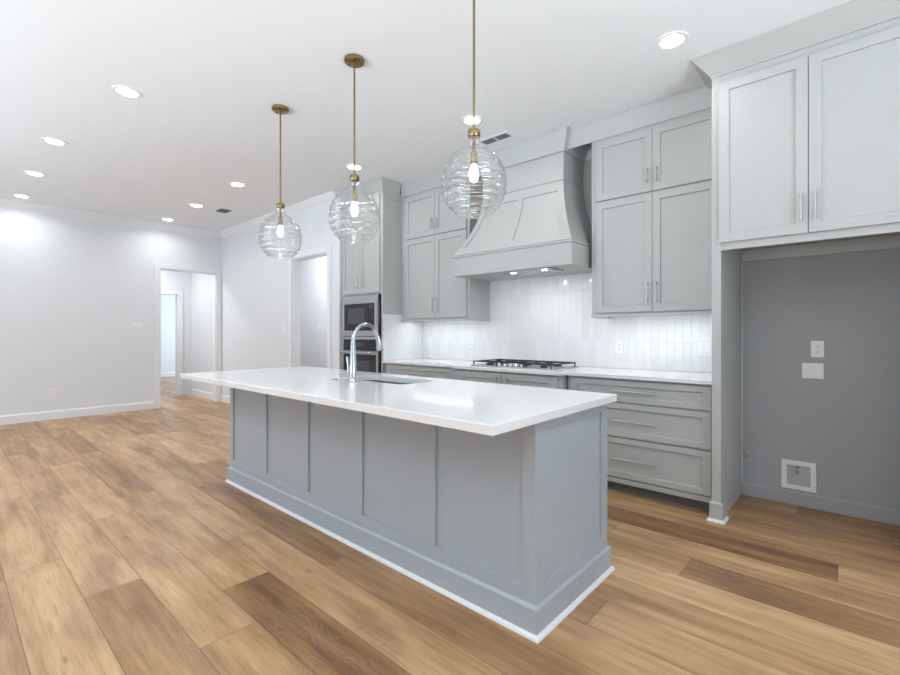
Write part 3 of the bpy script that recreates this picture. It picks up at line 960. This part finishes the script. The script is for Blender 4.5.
# things on the alcove wall
YA = KY - 0.0042
def plate(name, label, cat, x0, x1, z0, z1, y, kind, group=None, mat=None):
    """Wall plate facing -y with its rocker or sockets."""
    t = thing(name, label, cat, ((x0 + x1) / 2, y, (z0 + z1) / 2), group)
    obj('cover_plate', B((x0, x1, y - 0.006, y, z0, z1)), mat or M_PLASTIC, t, bevel=0.002)
    cx, cz = (x0 + x1) / 2, (z0 + z1) / 2
    if kind == 'outlet':
        for s in (0.020, -0.020):
            f = obj('socket', B((cx - 0.016, cx + 0.016, y - 0.0085, y - 0.006, cz + s - 0.015, cz + s + 0.015)), M_PLASTIC, t, bevel=0.002)
            sl = obj('slot', B((cx - 0.008, cx - 0.005, y - 0.0090, y - 0.0084, cz + s - 0.004, cz + s + 0.007), (cx + 0.005, cx + 0.008, y - 0.0090, y - 0.0084, cz + s - 0.004, cz + s + 0.007), (cx - 0.002, cx + 0.002, y - 0.0090, y - 0.0084, cz + s - 0.011, cz + s - 0.007)), M_DARK, None)
            sl.parent = f
    elif kind:
        n = kind
        for i in range(n):
            c0 = cx + (i - (n - 1) / 2) * 0.046
            obj('rocker', B((c0 - 0.016, c0 + 0.016, y - 0.010, y - 0.006, cz - 0.033, cz + 0.033)), M_PLASTIC, t, bevel=0.002)
    return t

plate('wall_outlet', 'white power outlet on the grey back wall of the refrigerator alcove', 'outlet', -0.250, -0.179, 1.063, 1.177, YA, 'outlet')
bp = plate('blank_plate', 'wide blank white cover plate below the outlet in the refrigerator alcove', 'cover plate', -0.300, -0.181, 0.912, 1.020, YA, 0)
wbx = thing('water_supply_box', 'white recessed water supply box low in the refrigerator alcove', 'supply box', (-0.32, KY, 0.11))
obj('face_flange', B((-0.418, -0.222, YA - 0.008, YA, 0.112, 0.142), (-0.418, -0.222, YA - 0.008, YA, 0.285, 0.317), (-0.418, -0.388, YA - 0.008, YA, 0.142, 0.285), (-0.252, -0.222, YA - 0.008, YA, 0.142, 0.285)), M_PLASTIC, wbx, bevel=0.0015)
obj('back_box', B((-0.388, -0.252, YA - 0.0018, YA - 0.0002, 0.142, 0.285)), plain('box_shade', (0.45, 0.45, 0.44), 0.5), wbx)
bm = bmesh.new()
cyl(bm, (-0.325, YA - 0.012, 0.266), (-0.325, YA - 0.012, 0.285), 0.010, 14)
cyl(bm, (-0.325, YA - 0.012, 0.225), (-0.325, YA - 0.012, 0.266), 0.007, 14)
cyl(bm, (-0.350, YA - 0.012, 0.258), (-0.300, YA - 0.012, 0.258), 0.006, 12)
obj('valve', bm, M_NICKEL, wbx, smooth=True)
bm = bmesh.new()
cyl(bm, (-0.628, YA - 0.03, 0.34), (-0.628, YA, 0.34), 0.010, 14)
cyl(bm, (-0.628, YA - 0.034, 0.34), (-0.628, YA - 0.03, 0.34), 0.014, 14)
tag(obj('pipe_stub', bm, M_NICKEL, smooth=True), 'upper small metal pipe stub low in the alcove corner', 'pipe stub')
bm = bmesh.new()
cyl(bm, (-0.640, YA - 0.03, 0.29), (-0.640, YA, 0.29), 0.007, 14)
tag(obj('pipe_stub', bm, M_NICKEL, smooth=True), 'lower small metal pipe stub low in the alcove corner', 'pipe stub')

# outlets on the tile
YT = KY - 0.0102
plate('wall_outlet', 'white power outlet on the tile under the wall cabinet beside the refrigerator surround', 'outlet', -1.643, -1.570, 1.046, 1.168, YT, 'outlet')
plate('light_switch', 'white double switch plate on the tile close against the refrigerator surround', 'light switch', -0.975, -0.857, 1.050, 1.170, YT, 2)
plate('wall_outlet', 'white power outlet on the tile beside the oven tower', 'outlet', -4.030, -3.955, 1.060, 1.180, YT, 'outlet')
plate('wall_outlet', 'white power outlet on the tile between oven tower and cooktop', 'outlet', -3.360, -3.285, 1.058, 1.178, YT, 'outlet')
plate('light_switch', 'white light switch on the wall left of the pantry opening', 'light switch', -6.395, -6.275, 1.262, 1.385, PY - 0.0002, 2)
plate('light_switch', 'white light switch on the wall inside the pantry', 'light switch', -7.345, -7.265, 1.30, 1.42, 4.60 - 0.0002, 1)

def plate_x(name, label, cat, y0, y1, z0, z1, x, kind):
    t = thing(name, label, cat, (x, (y0 + y1) / 2, (z0 + z1) / 2))
    obj('cover_plate', B((x, x + 0.006, y0, y1, z0, z1)), M_PLASTIC, t, bevel=0.002)
    cy_, cz_ = (y0 + y1) / 2, (z0 + z1) / 2
    if kind == 'outlet':
        for s in (0.020, -0.020):
            f = obj('socket', B((x + 0.006, x + 0.0085, cy_ - 0.016, cy_ + 0.016, cz_ + s - 0.015, cz_ + s + 0.015)), M_PLASTIC, t, bevel=0.002)
            sl = obj('slot', B((x + 0.0084, x + 0.009, cy_ - 0.008, cy_ - 0.005, cz_ + s - 0.004, cz_ + s + 0.007), (x + 0.0084, x + 0.009, cy_ + 0.005, cy_ + 0.008, cz_ + s - 0.004, cz_ + s + 0.007)), M_DARK, None)
            sl.parent = f
    else:
        for i in range(kind):
            c0 = cy_ + (i - (kind - 1) / 2) * 0.046
            obj('rocker', B((x + 0.006, x + 0.010, c0 - 0.016, c0 + 0.016, cz_ - 0.033, cz_ + 0.033)), M_PLASTIC, t, bevel=0.002)
plate_x('light_switch', 'wide white switch plate on the far white wall beside the hallway opening', 'light switch', 2.03, 2.18, 1.285, 1.405, FX + 0.0002, 3)
plate_x('wall_outlet', 'white power outlet low on the far white wall', 'outlet', 1.043, 1.117, 0.318, 0.438, FX + 0.0002, 'outlet')

# ------------------------------------------------------------------ ceiling: recessed lights, vents
def can(x, y, label, power=CAN_POWER):
    t = thing('recessed_light', label, 'ceiling light', (x, y, CZ), 'recessed ceiling lights')
    bm = bmesh.new()
    lathe(bm, [(0.066, -0.004), (0.090, -0.006), (0.092, -0.0005)], (x, y, CZ), 36, False, False)
    obj('trim_ring', bm, M_PLASTIC, t, smooth=True)
    bm = bmesh.new()
    lathe(bm, [(0.069, -0.0035), (0.069, -0.0008)], (x, y, CZ), 36)
    obj('lens', bm, M_LENS, t, smooth=False)
    if power:
        area('can_lamp', (x, y, CZ - 0.006), (0, 0, 0), 0.12, 0.12, power, LED, 'DISK', 150)
    return t

can(-0.857, 3.005, 'recessed ceiling light in front of the refrigerator surround crown', 2.3)
can(-2.432, 3.000, 'recessed ceiling light behind the rod of the pendant closest to the hood')
can(-4.072, 3.000, 'recessed ceiling light behind the rod of the middle pendant')
can(-4.066, 0.935, 'recessed ceiling light on open ceiling, biggest of the row over the living room')
can(-5.622, 0.722, 'recessed ceiling light second largest in the row over the living room floor')
can(-6.920, 0.720, 'recessed ceiling light second from the far wall in the row over the living room')
can(-8.181, 0.722, 'recessed ceiling light nearest the far white wall at the picture\'s left edge')
can(-8.149, 2.412, 'recessed ceiling light close to the far wall above the hallway opening')
can(-6.947, 2.418, 'recessed ceiling light beside the small dark ceiling vent')
can(-5.601, 2.408, 'recessed ceiling light just beyond the smallest pendant, before the dark vent')
for i, (x, y) in enumerate([(-4.07, -1.0), (-5.62, -1.0), (-6.93, -1.0), (-8.18, -1.0), (-0.9, 0.3), (-2.45, -1.0), (0.6, -1.0), (0.7, 1.6)]):
    can(x, y, 'recessed ceiling light in the rows behind the photographer', CAN_POWER)

vt = thing('ceiling_vent', 'white ceiling vent with two dark louvred grilles in front of the range hood', 'air vent', (-2.49, 3.435, CZ))
obj('frame', B((-2.665, -2.325, 3.36, 3.495, CZ - 0.006, CZ - 0.0003)), M_PLASTIC, vt, bevel=0.002)
for a, b in ((-2.635, -2.505), (-2.485, -2.355)):
    g_ = obj('grille', B((a, b, 3.385, 3.47, CZ - 0.0075, CZ - 0.0062)), M_GREY, vt)
    g_['label'] = 'dark louvred grille'
    bm = bmesh.new()
    for q in range(7):
        yy = 3.387 + q * 0.0125
        box(bm, a, b, yy, yy + 0.004, CZ - 0.010, CZ - 0.0076)
    lv = obj('louvre', bm, M_GREY, None)
    lv.parent = g_
vt = thing('ceiling_vent', 'small dark grey ceiling vent near the far corner of the room', 'air vent', (-6.95, 2.785, CZ))
obj('frame', B((-7.06, -6.84, 2.71, 2.86, CZ - 0.006, CZ - 0.0003)), M_GREY, vt, bevel=0.002)
bm = bmesh.new()
for q in range(8):
    yy = 2.722 + q * 0.0165
    box(bm, -7.045, -6.855, yy, yy + 0.006, CZ - 0.011, CZ - 0.0062)
obj('louvre', bm, M_GREY, vt)

# ------------------------------------------------------------------ pendants
def pendant(x, label):
    y = 1.82
    t = thing('pendant_light', label, 'pendant lamp', (x, y, 1.83), 'pendants over the island')
    ZC = 2.262
    bm = bmesh.new()
    lathe(bm, [(0.066, -0.0005), (0.067, -0.010), (0.064, -0.020), (0.058, -0.024), (0.012, -0.026), (0.010, -0.040), (0.0065, -0.042)], (x, y, CZ), 40)
    cn = obj('canopy', bm, M_BRASS, t, smooth=True)
    bm = bmesh.new()
    for s in (-1, 1):
        lathe(bm, [(0.0075, 0.0), (0.0075, -0.008), (0.004, -0.011)], (x + s * 0.038, y + s * 0.012, CZ - 0.024), 14)
    sc_ = obj('screw', bm, M_BRASS, None, smooth=True)
    sc_.parent = cn
    bm = bmesh.new()
    cyl(bm, (x, y, ZC), (x, y, CZ - 0.04), 0.0063, 14)
    obj('rod', bm, M_BRASS, t, smooth=True)
    bm = bmesh.new()
    lathe(bm, [(0.010, 0.008), (0.030, 0.004), (0.032, 0.0), (0.032, -0.026), (0.030, -0.030), (0.008, -0.030)], (x, y, ZC), 32)
    obj('collar', bm, M_BRASS, t, smooth=True)
    bm = bmesh.new()
    lathe(bm, [(0.008, -0.030), (0.008, -0.105), (0.016, -0.108), (0.0175, -0.115), (0.0175, -0.168), (0.014, -0.172)], (x, y, ZC), 20)
    obj('socket', bm, M_BRASS, t, smooth=True)
    bm = bmesh.new()
    lathe(bm, [(0.012, -0.172), (0.016, -0.185), (0.021, -0.200), (0.0245, -0.220), (0.0225, -0.240), (0.015, -0.256), (0.005, -0.262)], (x, y, ZC), 20)
    obj('bulb', bm, M_BULB, t, smooth=True)
    # hand-blown shade with soft horizontal ribs
    key = [(0.026, -0.022), (0.031, -0.045), (0.041, -0.068), (0.062, -0.092), (0.094, -0.118), (0.125, -0.150), (0.148, -0.188), (0.161, -0.232), (0.1645, -0.275), (0.160, -0.318), (0.146, -0.358), (0.124, -0.392), (0.100, -0.416), (0.086, -0.426)]
    prof = []
    n = 90
    for i in range(n + 1):
        f = i / n * (len(key) - 1)
        j = min(int(f), len(key) - 2)
        u = f - j
        p0, p1, p2, p3 = key[max(j - 1, 0)], key[j], key[j + 1], key[min(j + 2, len(key) - 1)]
        def cr(a, b, c_, d_):
            return 0.5 * (2 * b + (c_ - a) * u + (2 * a - 5 * b + 4 * c_ - d_) * u * u + (3 * b - a - 3 * c_ + d_) * u ** 3)
        prof.append((cr(p0[0], p1[0], p2[0], p3[0]), cr(p0[1], p1[1], p2[1], p3[1])))
    bm = bmesh.new()
    m = 64
    rings = []
    for r, z in prof:
        ring = []
        for i in range(m):
            a = 2 * PI * i / m
            zz = z + 0.004 * math.sin(2 * a + z * 30 + x)
            amp = 0.0042 * min(1, max(0, (-z - 0.07) / 0.06))
            rr_ = r + amp * math.sin(zz * 2 * PI / 0.036)
            ring.append(bm.verts.new((x + rr_ * math.cos(a), y + rr_ * math.sin(a), ZC + z)))
        rings.append(ring)
    for a_, b_ in zip(rings, rings[1:]):
        for i in range(m):
            bm.faces.new((a_[i], a_[(i + 1) % m], b_[(i + 1) % m], b_[i]))
    sh = obj('glass_shade', bm, M_GLASS, t, smooth=True)
    md = sh.modifiers.new('wall', 'SOLIDIFY')
    md.thickness = 0.003
    md.offset = -1
    return t

pendant(-1.463, 'clear glass globe pendant on a brass rod, the one closest to the range hood')
pendant(-2.470, 'clear glass globe pendant on a brass rod, the middle one over the faucet')
pendant(-3.446, 'clear glass globe pendant on a brass rod, the one in front of the pantry opening')

# lamps in the pantry and hallway beyond
area('pantry_lamp', (-6.6, 3.90, 2.95), (0, 0, 0), 0.7, 0.4, 30, LED)
area('hall_lamp', (-9.3, 2.2, 2.70), (0, 0, 0), 0.3, 0.3, 26, LED)
